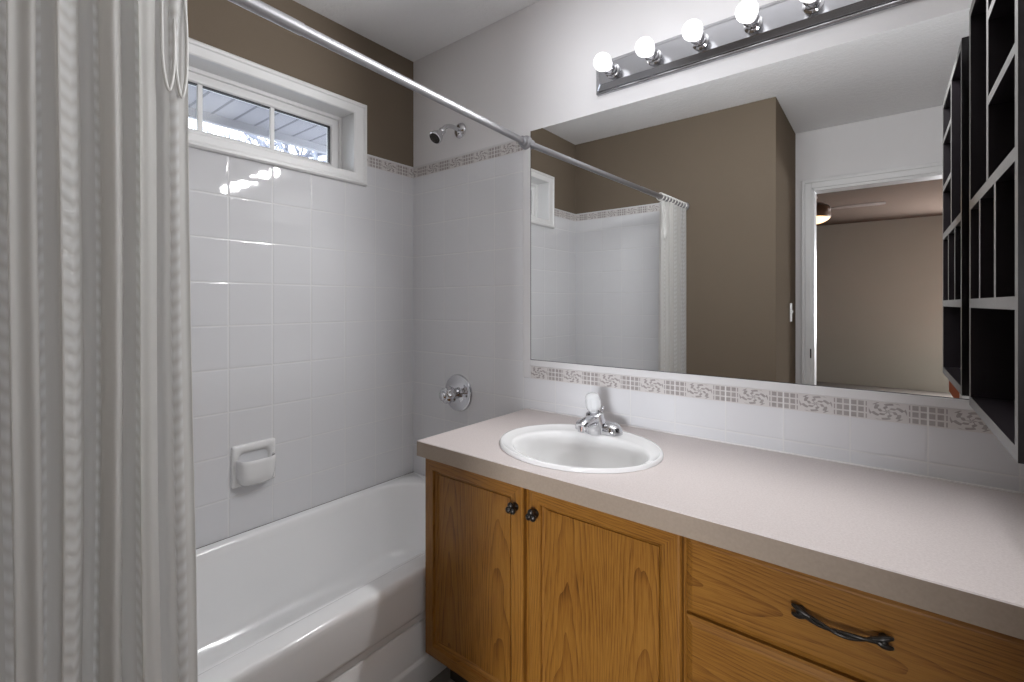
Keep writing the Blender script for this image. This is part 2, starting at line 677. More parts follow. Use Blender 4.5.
# ------------------------------------------------------------------ bedroom beyond the doorway
YF = -6.95
struct('floor_2', boxes((-1.2, 4.1, YF, YB, -0.08, 0.0)), M['carpet'], 'brown bedroom carpet beyond the doorway', 'floor')
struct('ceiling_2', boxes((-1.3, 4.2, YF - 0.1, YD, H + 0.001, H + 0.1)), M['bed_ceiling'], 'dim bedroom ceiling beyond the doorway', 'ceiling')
struct('wall_far', boxes((-1.3, 2.55, YF - 0.1, YF, 0, H), (3.85, 4.2, YF - 0.1, YF, 0, H), (2.55, 3.85, YF - 0.1, YF, 0, 0.75), (2.55, 3.85, YF - 0.1, YF, 2.05, H)), M['bed_brown'], 'brown far bedroom wall seen through the doorway', 'wall')
struct('wall_side', boxes((-1.3, -1.2, YF, YD, 0, H)), M['bed_brown'], 'brown bedroom side wall', 'wall')
struct('wall_outer', boxes((4.1, 4.2, YF, YD, 0, H)), M['bed_brown'], 'brown bedroom outer wall', 'wall')
w2 = thing('added_window_2', (3.2, YF, 0.75), 'unseen bedroom window added to bring in fill light', 'window', kind='structure')  # window out of view, added as the source of the fill light
obj('window_frame', boxes((2.55, 2.61, YF - 0.1, YF + 0.02, 0.75, 2.05), (3.79, 3.85, YF - 0.1, YF + 0.02, 0.75, 2.05), (2.61, 3.79, YF - 0.1, YF + 0.02, 0.75, 0.81),
                          (2.61, 3.79, YF - 0.1, YF + 0.02, 1.99, 2.05)), M['trim'], w2, bevel=0.003)
obj('pane', boxes((2.61, 3.79, YF - 0.055, YF - 0.05, 0.81, 1.99)), M['glass'], w2)

# ------------------------------------------------------------------ bathroom window
win = thing('window_1', (0, (WY0 + WY1) / 2, WZ0), 'long white transom window above the tub tile', 'window', kind='structure')
CY0, CY1, CZ0, CZ1 = -0.271, -1.224, 1.686, 2.038
bm = bmesh.new()


def casing_loop(dy, dz, x):
    return [(x, CY0 - dy, CZ0 + dz), (x, CY0 - dy, CZ1 - dz), (x, CY1 + dy, CZ1 - dz), (x, CY1 + dy, CZ0 + dz)]


iy, iz = CY0 - WY0 + 0.003, WZ0 - CZ0 + 0.003
loft(bm, [casing_loop(0, 0, 0.0), casing_loop(0, 0, 0.016), casing_loop(0.006, 0.006, 0.022), casing_loop(0.016, 0.016, 0.022),
          casing_loop(0.020, 0.020, 0.018), casing_loop(iy - 0.006, iz - 0.004, 0.014), casing_loop(iy, iz, 0.010), casing_loop(iy, iz, -0.095)])
obj('window_casing', bm, M['trim'], win, smooth=True, angle=25)
bm = bmesh.new()
XW = -0.092


def fl(d, x):
    d += 0.0015
    return [(x, WY0 - d, WZ0 + d), (x, WY0 - d, WZ1 - d), (x, WY1 + d, WZ1 - d), (x, WY1 + d, WZ0 + d)]


loft(bm, [fl(0, XW + 0.012), fl(0.014, XW + 0.012), fl(0.014, XW), fl(0.040, XW), fl(0.044, XW - 0.006), fl(0.044, XW - 0.045), fl(0.0, XW - 0.045)])
obj('window_frame', bm, M['trim'], win, bevel=0.002)
GY0, GY1, GZ0, GZ1 = WY0 - 0.044, WY1 + 0.044, WZ0 + 0.044, WZ1 - 0.044
bm = bmesh.new()
loft(bm, [[(x, y, z) for y, z in ((GY0 - d, GZ0 + d), (GY0 - d, GZ1 - d), (GY1 + d, GZ1 - d), (GY1 + d, GZ0 + d))] for x, d in
          ((XW - 0.012, 0), (XW - 0.012, 0.004), (XW - 0.03, 0.004), (XW - 0.03, 0))])
obj('gasket', bm, M['black_gap'], win)
obj('pane', boxes((XW - 0.026, XW - 0.022, GY1, GY0, GZ0, GZ1)), M['glass'], win)
for y in (-0.622, -0.872, -1.10):
    obj('muntin', boxes((XW - 0.022, XW - 0.010, y - 0.008, y + 0.008, GZ0, GZ1)), M['trim'], win, bevel=0.002)
obj('muntin', boxes((XW - 0.022, XW - 0.012, GY1, GY0, GZ0 - 0.001, GZ0 + 0.006)), M['trim'], win)

# outside: eave, dark ground and a frosted tree
ev = thing('roof_eave', (-0.14, -0.7, 2.10), 'grey soffit and fascia of the roof eave outside the window', 'eave', kind='structure')
obj('soffit_panel', boxes((-0.80, -0.141, -3.0, 2.2, 2.105, 2.125)), M['soffit'], ev)
obj('fascia', boxes((-0.83, -0.80, -3.0, 2.2, 2.062, 2.28)), M['soffit_trim'], ev, bevel=0.004)
tag(obj('ground', boxes((-30, -0.15, -25, 25, -0.7, -0.62)), M['low_bounce']), 'grey ground outside the bathroom window', 'ground', kind='structure')

random.seed(5)
tr = thing('frosted_tree', (-5.6, 2.0, -0.62), 'bare frosted tree outside the window under the eave', 'tree')
bm = bmesh.new()
tube(bm, smooth_path([(-5.6, 2.1, -0.62), (-5.58, 2.12, 0.6), (-5.62, 2.08, 1.7), (-5.6, 2.1, 3.4)], 4), [0.11 - 0.005 * i for i in range(13)], 8)
obj('trunk', bm, M['frost_bark'], tr, smooth=True)
bm = bmesh.new()


def twig(p, d, ln, r, lev):
    q = p + d * ln
    mid = (p + q) / 2 + Vector((random.uniform(-1, 1), random.uniform(-1, 1), random.uniform(-.3, .6))) * ln * 0.12
    tube(bm, [p, mid, q], [r, r * 0.8, r * 0.55], 5)
    if lev == 0:
        return
    for i in range(4 if lev > 1 else 5):
        t = random.uniform(0.35, 1.0)
        b = p.lerp(q, t)
        nd = (d + Vector((random.uniform(-1, 1), random.uniform(-1, 1), random.uniform(-0.5, 0.9))) * 0.9).normalized()
        twig(b, nd, ln * random.uniform(0.5, 0.75), r * 0.55, lev - 1)


for i in range(30):
    a = i * 2.4
    twig(Vector((-5.6, 2.1, 2.0 + i * 0.05)), Vector((math.cos(a), math.sin(a), random.uniform(0.1, 0.7))).normalized(), 0.85, 0.035, 3)
obj('branches', bm, M['frost_bark'], tr)

# ------------------------------------------------------------------ bathtub


def rrect(x0, x1, y0, y1, r, z, n=10):
    out = []
    for cx, cy, a0 in ((x1 - r, y1 - r, 0), (x0 + r, y1 - r, PI / 2), (x0 + r, y0 + r, PI), (x1 - r, y0 + r, 1.5 * PI)):
        for i in range(n + 1):
            a = a0 + PI / 2 * i / n
            out.append((cx + r * math.cos(a), cy + r * math.sin(a), z))
    return out


tub = thing('bathtub', (0.34, -0.76, 0), 'white alcove bathtub under the transom window', 'bathtub')
bm = bmesh.new()
YL, YH = YE + 0.006, -0.006
loft(bm, [
    rrect(0.006, 0.670, YL, YH, 0.004, 0.20), rrect(0.006, 0.683, YL, YH, 0.004, 0.335),
    rrect(0.006, 0.683, YL, YH, 0.004, 0.350), rrect(0.007, 0.679, YL, YH, 0.005, 0.359), rrect(0.010, 0.671, YL + .003, YH - .003, 0.006, 0.363),
    rrect(0.033, 0.620, YE + 0.095, -0.060, 0.19, 0.363), rrect(0.038, 0.613, YE + 0.10, -0.065, 0.185, 0.361),
    rrect(0.044, 0.605, YE + 0.11, -0.071, 0.18, 0.352), rrect(0.050, 0.598, YE + 0.12, -0.078, 0.175, 0.33),
    rrect(0.070, 0.578, YE + 0.17, -0.095, 0.165, 0.24), rrect(0.092, 0.556, YE + 0.23, -0.113, 0.15, 0.15),
    rrect(0.105, 0.543, YE + 0.27, -0.125, 0.14, 0.11), rrect(0.125, 0.523, YE + 0.30, -0.145, 0.13, 0.082),
    rrect(0.155, 0.493, YE + 0.34, -0.175, 0.12, 0.068), rrect(0.20, 0.45, YE + 0.40, -0.22, 0.10, 0.062)],
    True, False, True)
obj('basin', bm, M['tub'], tub, smooth=True, angle=50)
bm = bmesh.new()
prof = [(0.58, 0.345), (0.6825, 0.345), (0.6825, 0.236), (0.680, 0.226), (0.674, 0.222), (0.610, 0.222),
        (0.610, 0.197), (0.668, 0.197), (0.672, 0.193), (0.672, 0.088), (0.674, 0.082), (0.679, 0.078), (0.681, 0.072), (0.681, 0.0), (0.58, 0.0)]
loft(bm, [[(x, YL, z) for x, z in prof], [(x, YH, z) for x, z in prof]], True, True, True)
obj('apron', bm, M['tub'], tub, smooth=True, angle=50)
bm = bmesh.new()
lathe(bm, [(0.001, 0.006), (0.022, 0.006), (0.028, 0.003), (0.029, 0)], 24, Matrix.Translation((0.325, -0.30, 0.062)))
obj('drain', bm, M['chrome'], tub, smooth=True)

# soap dish in one tile's place
sd = thing('soap_dish', (0.004, -0.740, 0.527), 'white ceramic soap dish set into the tub tile', 'soap dish')
bm = bmesh.new()
y0, y1, z0, z1 = -0.738 - 0.074, -0.738 + 0.074, 0.527, 0.674


def sdl(d, x, r, dzt=0.0, dzb=0.0):
    return [(x, p[0], p[1]) for p in [(q[0], q[1]) for q in rrect(y0 + d, y1 - d, z0 + d + dzb, z1 - d - dzt, r, 0, 6)]]


loft(bm, [sdl(0, 0.003, 0.006), sdl(0, 0.012, 0.006), sdl(0.004, 0.017, 0.008), sdl(0.014, 0.018, 0.014, 0.004, 0), sdl(0.020, 0.014, 0.018, 0.006, 0),
          sdl(0.028, -0.004, 0.02, 0.01, 0.004), sdl(0.036, -0.010, 0.02, 0.01, 0.006)], True, True, True)
obj('back_plate', bm, M['porcelain'], sd, smooth=True, angle=50)
bm = bmesh.new()
n = 24
# half-bowl: a half-round lip that projects from the plate
outer, rows = [], [(0.62, 0.533), (0.82, 0.543), (0.94, 0.568), (1.0, 0.612), (0.995, 0.622), (0.95, 0.625), (0.89, 0.616), (0.78, 0.578), (0.5, 0.562), (0.05, 0.558)]
for sc_, zz in rows:
    ring = []
    for i in range(n + 1):
        a = -PI / 2 + PI * i / n
        ca, sa = math.cos(a), math.sin(a)
        ex = 0.5
        ring.append((0.008 + 0.060 * sc_ * math.copysign(abs(ca) ** ex, ca), -0.738 + 0.064 * (0.3 + 0.7 * sc_) * math.copysign(abs(sa) ** 0.6, sa), zz))
    outer.append(ring)
vsr = [[bm.verts.new(p) for p in r_] for r_ in outer]
for a_, b_ in zip(vsr, vsr[1:]):
    for i in range(n):
        bm.faces.new((a_[i], a_[i + 1], b_[i + 1], b_[i]))
bm.faces.new(vsr[0])
bm.faces.new(vsr[-1])
obj('soap_tray', bm, M['porcelain'], sd, smooth=True, angle=60)

# ------------------------------------------------------------------ shower fittings on the faucet wall
sh = thing('wall_shower', (0.318, 0, 1.937), 'chrome shower head on a bent arm above the tile border', 'shower head')
bm = bmesh.new()
lathe(bm, [(0.034, 0), (0.034, 0.003), (0.031, 0.008), (0.020, 0.013), (0.012, 0.015)], 32, frame_to((0.318, -0.0005, 1.937), (0, -1, 0)))
obj('flange', bm, M['chrome'], sh, smooth=True)
arm = smooth_path([(0.318, -0.008, 1.937), (0.318, -0.05, 1.940), (0.317, -0.085, 1.930), (0.316, -0.108, 1.905)], 6)
bm = bmesh.new()
tube(bm, arm, 0.0095, 14)
obj('shower_arm', bm, M['chrome'], sh, smooth=True)
bm = bmesh.new()
d = Vector((-0.02, -0.70, -0.72)).normalized()
lathe(bm, [(0.010, -0.004), (0.014, 0.0), (0.014, 0.010), (0.012, 0.014), (0.016, 0.022), (0.024, 0.042), (0.0275, 0.056), (0.0275, 0.062), (0.024, 0.064)],
      28, frame_to((0.316, -0.104, 1.909), d))
obj('spray_head', bm, M['chrome'], sh, smooth=True)
bm = bmesh.new()
fm = frame_to((0.316, -0.104, 1.909), d)
lathe(bm, [(0.0235, 0.0635), (0.0235, 0.0650), (0.010, 0.0655)], 28, fm)
for k_ in range(10):
    a = 2 * PI * k_ / 10
    lathe(bm, [(0.002, 0.065), (0.0016, 0.068)], 8, fm @ Matrix.Translation((0.016 * math.cos(a), 0.016 * math.sin(a), 0)))
obj('spray_face', bm, M['dark_bronze'], sh, smooth=True)

va = thing('shower_valve', (0.312, 0, 0.779), 'round chrome shower valve with knob on the tile beside the counter', 'shower valve')
bm = bmesh.new()
lathe(bm, [(0.082, 0), (0.082, 0.003), (0.079, 0.009), (0.068, 0.013), (0.060, 0.012), (0.045, 0.017), (0.032, 0.020), (0.026, 0.022)], 48,
      frame_to((0.312, -0.0042, 0.779), (0, -1, 0)))
obj('escutcheon', bm, M['chrome'], va, smooth=True)
bm = bmesh.new()
seg = 40
fm = frame_to((0.312, -0.024, 0.779), (0, -1, 0))
loops = []
for r, h in ((0.024, 0.0), (0.022, 0.014), (0.030, 0.020), (0.035, 0.034), (0.034, 0.056), (0.029, 0.068), (0.019, 0.073), (0.018, 0.082), (0.011, 0.087)):
    loops.append([fm @ Vector(((r * (1 + (0.09 * math.cos(8 * 2 * PI * i / seg) if r > 0.025 else 0))) * math.cos(2 * PI * i / seg),
                               (r * (1 + (0.09 * math.cos(8 * 2 * PI * i / seg) if r > 0.025 else 0))) * math.sin(2 * PI * i / seg), h)) for i in range(seg)])
loft(bm, loops, True, True, True)
obj('knob', bm, M['chrome'], va, smooth=True, angle=50)

# ------------------------------------------------------------------ curtain rod and curtain
RA, RB = Vector((0.684, -0.005, 1.805)), Vector((0.800, YE + 0.001, 1.785))
rd = (RB - RA).normalized()
rod = thing('shower_curtain_rod', RA, 'long chrome shower curtain rod across the tub', 'curtain rod')
bm = bmesh.new()
tube(bm, [RA, RA.lerp(RB, 0.62), RA.lerp(RB, 0.621), RB], [0.0125, 0.0125, 0.0140, 0.0140], 24)
obj('tube', bm, M['rod'], rod, smooth=True)
for P_, s_ in ((RA, 1), (RB, -1)):
    bm = bmesh.new()
    lathe(bm, [(0.027, 0), (0.027, 0.005), (0.024, 0.010), (0.019, 0.013), (0.0185, 0.032), (0.0150, 0.036)], 32, frame_to(P_, rd * s_))
    obj('flange', bm, M['rod'], rod, smooth=True)

cur = thing('shower_curtain', (0.79, -1.35, 0.15), 'off-white woven shower curtain gathered at one end of the rod', 'shower curtain')
NU, NV = 420, 46
ZB, ZT = 0.14, 1.768
NF = 6.5


def curtain_pt(t, s):
    """t along the gathered width (0 = free edge), s from hem (0) to rod (1)"""
    z = ZB + (ZT - ZB) * s
    spread = 1.0 - 0.10 * s
    ya, yb = -1.176 - 0.012 * s * s, -1.512
    ph = 2 * PI * NF * t
    amp = (0.030 - 0.007 * s) * (0.75 + 0.35 * math.sin(5.1 * t + 0.6)) * (0.45 + 0.55 * min(1, t / 0.15))
    ax = amp * math.sin(ph + 0.35 * math.sin(ph * 0.5 + 2 * t))
    ay = 0.010 * math.sin(2 * ph + 0.8)
    dr = 0.006 * math.sin(3.0 * z + 9 * t) * (1 - s)
    fine = 0.0030 * math.sin(ph * 3.7 + 1.3) + 0.002 * math.sin(ph * 6.1)
    y = ya + (yb - ya) * t + ay * 0.8 + dr
    y = min(y, -1.160)
    y = max(y, YE + 0.009)
    k_ = (y - RA.y) / (RB.y - RA.y)
    xc = RA.x + (RB.x - RA.x) * k_
    return Vector((xc + ax + fine + dr * 0.8, y, z))


bm = bmesh.new()
uvl = bm.loops.layers.uv.new('UVMap')
ulen = [0.0]
pv = curtain_pt(0, 0.5)
for i in range(1, NU + 1):
    q = curtain_pt(i / NU, 0.5)
    ulen.append(ulen[-1] + (q - pv).length)
    pv = q
grid = [[bm.verts.new(curtain_pt(i / NU, j / NV)) for i in range(NU + 1)] for j in range(NV + 1)]
for j in range(NV):
    for i in range(NU):
        f = bm.faces.new((grid[j][i], grid[j][i + 1], grid[j + 1][i + 1], grid[j + 1][i]))
        for lp, (a, b) in zip(f.loops, ((i, j), (i + 1, j), (i + 1, j + 1), (i, j + 1))):
            lp[uvl].uv = (ulen[a], ZB + (ZT - ZB) * b / NV)
obj('fabric', bm, M['curtain'], cur, smooth=True, angle=0)
# rings that carry it on the rod
for i in range(9):
    k_ = 0.772 + 0.026 * i
    c = RA.lerp(RB, k_)
    bm = bmesh.new()
    fm = frame_to(c, rd)
    pts = [fm @ Vector((0.021 * math.cos(2 * PI * a / 28), 0.021 * math.sin(2 * PI * a / 28), 0.004 * math.sin(a * .7))) for a in range(28)]
    tube(bm, pts + [pts[0]], 0.003, 8, cap=False)
    obj('ring', bm, M['plastic'], cur, smooth=True)
# two sheer tie loops hanging at the free edge
for yy, zz, wdt in ((-1.214, 1.552, 0.009), (-1.194, 1.546, 0.009)):
    k_ = (yy - RA.y) / (RB.y - RA.y)
    xc = RA.x + (RB.x - RA.x) * k_ + 0.012
    bm = bmesh.new()
    path = smooth_path([(xc - 0.010, yy - wdt * 0.7, 1.768), (xc, yy - wdt, 1.68), (xc + 0.004, yy - wdt * 0.9, 1.595), (xc + 0.006, yy, zz),
                        (xc + 0.004, yy + wdt * 0.9, 1.595), (xc, yy + wdt, 1.68), (xc - 0.010, yy + wdt * 0.7, 1.768)], 8)
    tube(bm, path, 0.0028, 8)
    obj('tie_loop', bm, M['sheer'], cur, smooth=True)

# ------------------------------------------------------------------ vanity cabinet
CZ = 0.761
van = thing('vanity_cabinet', (0.693, 0, 0), 'golden oak vanity cabinet with doors and drawers under the counter', 'vanity cabinet')
VX0, VX1 = 0.693, 2.196
YFACE = -0.517
bm = boxes((VX0, VX0 + 0.018, YFACE, -0.006, 0.112, 0.7130), (VX1 - 0.018, VX1, YFACE, -0.006, 0.112, 0.7130),
           (VX0, VX1, YFACE + 0.018, -0.006, 0.112, 0.130), (VX0, VX1, -0.02, -0.006, 0.112, 0.7130),
           (VX0 + 0.018, VX1 - 0.018, YFACE, YFACE + 0.018, 0.112, 0.150), (VX0 + 0.018, VX1 - 0.018, YFACE, YFACE + 0.018, 0.685, 0.7130),
           (VX0 + 0.018, VX0 + 0.045, YFACE, YFACE + 0.018, 0.15, 0.685), (1.055, 1.095, YFACE, YFACE + 0.018, 0.15, 0.685),
           (1.450, 1.490, YFACE, YFACE + 0.018, 0.15, 0.685), (1.965, 2.01, YFACE, YFACE + 0.018, 0.15, 0.685),
           (1.49, 1.965, YFACE, YFACE + 0.018, 0.535, 0.565), (1.49, 1.965, YFACE, YFACE + 0.018, 0.335, 0.36))
obj('body', bm, M['oak_v'], van, bevel=0.0015)
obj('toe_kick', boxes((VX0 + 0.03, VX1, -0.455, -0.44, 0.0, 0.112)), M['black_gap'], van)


def panel_door(x0, x1, z0, z1, knob_x, knob_z):
    bm = bmesh.new()
    yb = YFACE - 0.0005

    def lp(ins, dep):
        y = yb - dep
        return [Vector((x0 + ins, y, z0 + ins)), Vector((x1 - ins, y, z0 + ins)), Vector((x1 - ins, y, z1 - ins)), Vector((x0 + ins, y, z1 - ins))]
    prof = [(0, 0), (0, 0.014), (0.003, 0.0175), (0.007, 0.0185), (0.0355, 0.0185), (0.0370, 0.0172), (0.0378, 0.0105), (0.0400, 0.0098), (0.0440, 0.0090), (0.0500, 0.0030), (0.051, 0.001)]
    L_ = [[bm.verts.new(p) for p in lp(*q)] for q in prof]
    for a, b in zip(L_, L_[1:]):
        for i in range(4):
            j = (i + 1) % 4
            f = bm.faces.new((a[i], a[j], b[j], b[i]))
            f.material_index = 1 if i in (0, 2) else 0
    bm.faces.new(list(reversed(L_[0])))
    bm.faces.new(L_[-1])
    o = obj('door', bm, [M['oak_v'], M['oak_h']], van)
    ins = 0.0505
    obj('panel', boxes((x0 + ins, x1 - ins, yb - 0.0048, yb - 0.0012, z0 + ins, z1 - ins)), M['oak_v'], o)
    # three-lobed antique knob
    bm = bmesh.new()
    base = Vector((knob_x, yb - 0.0185, knob_z))
    lathe(bm, [(0.010, 0), (0.010, 0.002), (0.006, 0.005), (0.0055, 0.014), (0.009, 0.017)], 20, frame_to(base, (0, -1, 0)))
    for a in (90, 210, 330):
        an = math.radians(a)
        ball(bm, base + Vector((0.0075 * math.cos(an), -0.021, 0.0080 * math.sin(an))), 0.0088, 14, 8, 1, 0.8, 1)
    ball(bm, base + Vector((0, -0.026, 0)), 0.006, 12, 8)
    obj('knob', bm, M['dark_bronze'], o, smooth=True, angle=0)
    return o


panel_door(0.695, 1.067, 0.114, 0.7115, 1.045, 0.652)
panel_door(1.085, 1.467, 0.114, 0.7115, 1.108, 0.652)


def drawer(x0, x1, z0, z1, with_handle=True):
    bm = bmesh.new()
    yb = YFACE - 0.0005

    def lp(ins, dep):
        y = yb - dep
        return [Vector((x0 + ins, y, z0 + ins)), Vector((x1 - ins, y, z0 + ins)), Vector((x1 - ins, y, z1 - ins)), Vector((x0 + ins, y, z1 - ins))]
    loft(bm, [lp(0, 0), lp(0, 0.010), lp(0.004, 0.0130), lp(0.013, 0.0180), lp(0.016, 0.0185)], True, True, True)
    o = obj('drawer', bm, M['oak_h'], van)
    if with_handle:
        cx, cz = (x0 + x1) / 2 + 0.001, z0 + (z1 - z0) * 0.56
        yf = yb - 0.0185
        bm = bmesh.new()
        for sgn in (-1, 1):
            ex = cx + sgn * 0.056
            lathe(bm, [(0.0065, 0), (0.0055, 0.004), (0.005, 0.015)], 14, frame_to((ex, yf, cz), (0, -1, 0)))
            for up in (1, -1):      # forked leaf end
                tube(bm, smooth_path([(ex - sgn * 0.016, yf - 0.018, cz), (ex - sgn * 0.004, yf - 0.016, cz + up * 0.003),
                                      (ex + sgn * 0.006, yf - 0.013, cz + up * 0.007), (ex + sgn * 0.013, yf - 0.010, cz + up * 0.0075)], 4),
                     [0.0035, 0.0035, 0.004, 0.0045, 0.005, 0.0055, 0.0055, 0.005, 0.0045, 0.004, 0.0035, 0.003, 0.002], 10)
            ball(bm, (ex, yf - 0.014, cz), 0.0065, 12, 8)
        for ph in (0, PI):          # twisted pair of strands, bowed away from the drawer
            pts = []
            for i in range(33):
                t = i / 32
                x = cx - 0.052 + 0.104 * t
                bow = math.sin(PI * t)
                pts.append((x, yf - 0.015 - 0.012 * bow + 0.0026 * math.cos(ph + 7 * t), cz - 0.004 * bow + 0.0026 * math.sin(ph + 7 * t)))
            tube(bm, pts, 0.0030, 8)
        obj('handle', bm, M['dark_bronze'], o, smooth=True, angle=0)
    return o


drawer(1.4755, 1.985, 0.5545, 0.7115)
drawer(1.4755, 1.985, 0.350, 0.5485)
drawer(1.4755, 1.985, 0.114, 0.344)
obj('filler_panel', boxes((1.992, VX1, YFACE - 0.018, YFACE - 0.0005, 0.114, 0.7115)), M['oak_v'], van, bevel=0.002)

# ------------------------------------------------------------------ countertop, sink, faucet
SX, SY, SA, SB = 1.095, -0.308, 0.239, 0.206           # sink outline
BX, BY, BA, BB = 1.112, -0.340, 0.196, 0.150           # bowl opening
ct = thing('countertop', (0.68, 0, 0.715), 'long pale laminate countertop holding the oval sink', 'countertop')
bm = bmesh.new()
CX0, CX1, CY0_, CY1_ = 0.684, XR - 0.001, -0.557, -0.0045
N = 96
hole = []
for i in range(N):
    a = 2 * PI * i / N
    hole.append((SX + (SA - 0.012) * math.cos(a), SY + (SB - 0.012) * math.sin(a)))


def to_edge(a):
    dx, dy = math.cos(a), math.sin(a)
    ts = []
    if dx > 1e-9:
        ts.append((CX1 - SX) / dx)
    if dx < -1e-9:
        ts.append((CX0 - SX) / dx)
    if dy > 1e-9:
        ts.append((CY1_ - SY) / dy)
    if dy < -1e-9:
        ts.append((CY0_ - SY) / dy)
    t = min(ts)
    return (SX + dx * t, SY + dy * t)


edge = [to_edge(2 * PI * i / N) for i in range(N)]
# snap the nearest samples to the four corners
for cx_, cy_ in ((CX0, CY0_), (CX1, CY0_), (CX1, CY1_), (CX0, CY1_)):
    i = min(range(N), key=lambda q: (edge[q][0] - cx_) ** 2 + (edge[q][1] - cy_) ** 2)
    edge[i] = (cx_, cy_)
zt_, zb_ = CZ, CZ - 0.0455


def inset(p, d):
    return (min(max(p[0], CX0 + d), CX1 - d), min(max(p[1], CY0_ + d), CY1_ - d))


loft(bm, [[(x, y, zb_) for x, y in hole], [(x, y, zt_) for x, y in hole], [inset(p, 0.002) + (zt_,) for p in edge],
          [(x, y, zt_ - 0.002) for x, y in edge], [(x, y, zb_) for x, y in edge], [(x, y, zb_) for x, y in hole]])
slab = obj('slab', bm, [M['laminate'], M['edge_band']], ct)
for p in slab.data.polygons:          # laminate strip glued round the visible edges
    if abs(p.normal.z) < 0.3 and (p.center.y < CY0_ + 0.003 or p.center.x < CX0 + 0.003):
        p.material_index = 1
obj('caulk_strip', boxes((0.706, XR - 0.002, -0.0085, -0.0042, CZ - 0.001, CZ + 0.004)), M['caulk'], ct, bevel=0.0015)

sk = thing('sink', (SX, SY, CZ), 'oval white drop-in sink in the countertop', 'sink')
bm = bmesh.new()
N = 120


def el(f, a, b, cx_, cy_, z, sc_=0.0):
    out = []
    for i in range(N):
        t = 2 * PI * i / N
        q = 1 + sc_ * math.cos(30 * t)
        out.append((cx_ + a * q * math.cos(t), cy_ + b * q * math.sin(t), z))
    return out


def mixl(t, z):
    """between the rim outline (t=0) and the bowl opening (t=1)"""
    return el(0, SA + (BA - SA) * t, SB + (BB - SB) * t, SX + (BX - SX) * t, SY + (BY - SY) * t, z)


loft(bm, [mixl(0.10, CZ + 0.0005), mixl(0.0, CZ + 0.0008), mixl(-0.01, CZ + 0.005), mixl(0.06, CZ + 0.0105), mixl(0.16, CZ + 0.0125), mixl(0.24, CZ + 0.0115),
          mixl(0.28, CZ + 0.0090), mixl(0.80, CZ + 0.0075), mixl(0.93, CZ + 0.0060), mixl(1.0, CZ + 0.0),
          el(0, BA * 0.965, BB * 0.965, BX, BY, CZ - 0.016), el(0, BA * 0.93, BB * 0.93, BX, BY, CZ - 0.040), el(0, BA * 0.86, BB * 0.86, BX, BY, CZ - 0.075),
          el(0, BA * 0.72, BB * 0.72, BX, BY, CZ - 0.108), el(0, BA * 0.50, BB * 0.50, BX, BY, CZ - 0.128), el(0, BA * 0.25, BB * 0.28, BX, BY, CZ - 0.136),
          el(0, 0.022, 0.022, BX, BY, CZ - 0.139)], True, False, True)
obj('basin', bm, M['porcelain'], sk, smooth=True, angle=60)
bm = bmesh.new()
lathe(bm, [(0.002, 0.004), (0.016, 0.0035), (0.020, 0.002), (0.0215, 0.0)], 24, Matrix.Translation((BX, BY, CZ - 0.139)))
obj('drain', bm, M['chrome'], sk, smooth=True)

FX, FY, FZ = 1.077, -0.150, CZ + 0.0098
fa = thing('sink_faucet', (FX, FY, FZ), 'chrome single-knob faucet behind the oval sink', 'faucet')
bm = bmesh.new()


def stad(hw, hd, z, n=14):
    out = []
    for i in range(n + 1):
        a = -PI / 2 + PI * i / n
        out.append((FX + hw - hd + hd * math.cos(a), FY + hd * math.sin(a), z))
    for i in range(n + 1):
        a = PI / 2 + PI * i / n
        out.append((FX - hw + hd + hd * math.cos(a), FY + hd * math.sin(a), z))
    return out


loft(bm, [stad(0.080, 0.031, FZ - 0.001), stad(0.080, 0.031, FZ + 0.008), stad(0.077, 0.029, FZ + 0.017), stad(0.069, 0.025, FZ + 0.025), stad(0.055, 0.018, FZ + 0.030),
          stad(0.035, 0.01, FZ + 0.032)], True, True, True)
obj('base_plate', bm, M['chrome'], fa, smooth=True, angle=50)
bm = bmesh.new()
LEAN = Matrix.Translation((FX, FY - 0.012, FZ)) @ Matrix.Rotation(math.radians(14), 4, 'X')
lathe(bm, [(0.034, 0.004), (0.033, 0.026), (0.0300, 0.040), (0.0275, 0.054), (0.0265, 0.062), (0.021, 0.066), (0.014, 0.068)], 36, LEAN)
obj('body', bm, M['chrome'], fa, smooth=True)
bm = bmesh.new()
path = smooth_path([(FX, FY - 0.008, FZ + 0.034), (FX, FY - 0.045, FZ + 0.040), (FX, FY - 0.085, FZ + 0.040), (FX, FY - 0.112, FZ + 0.032)], 5)
tube(bm, path, [0.024, 0.024, 0.0235, 0.023, 0.0225, 0.022, 0.0215, 0.021, 0.0205, 0.020, 0.0195, 0.019, 0.0188, 0.0185, 0.018, 0.016], 20, squash=0.82)
lathe(bm, [(0.0115, 0), (0.0115, 0.016), (0.009, 0.017)], 20, frame_to((FX, FY - 0.104, FZ + 0.034), (0, -0.1, -1)))
obj('spout', bm, M['chrome'], fa, smooth=True, angle=50)
bm = bmesh.new()
seg = 48
loops = []
for r, h in ((0.012, 0.066), (0.012, 0.072), (0.0215, 0.078), (0.0235, 0.088), (0.0225, 0.104), (0.0200, 0.112), (0.0210, 0.118), (0.0170, 0.124), (0.006, 0.1265)):
    fl_ = 0.05 if 0.085 < h < 0.11 else 0.0
    loops.append([LEAN @ Vector((r * (1 + fl_ * math.cos(10 * 2 * PI * i / seg)) * math.cos(2 * PI * i / seg),
                                 r * (1 + fl_ * math.cos(10 * 2 * PI * i / seg)) * math.sin(2 * PI * i / seg), h)) for i in range(seg)])
loft(bm, loops, True, True, True)
tag(obj('knob', bm, M['acrylic'], fa, smooth=True, angle=50), 'clear fluted knob')
bm = bmesh.new()
tube(bm, [(FX, FY + 0.028, FZ + 0.006), (FX, FY + 0.028, FZ + 0.062)], 0.0022, 10)
ball(bm, (FX, FY + 0.028, FZ + 0.066), 0.0055, 14, 8)
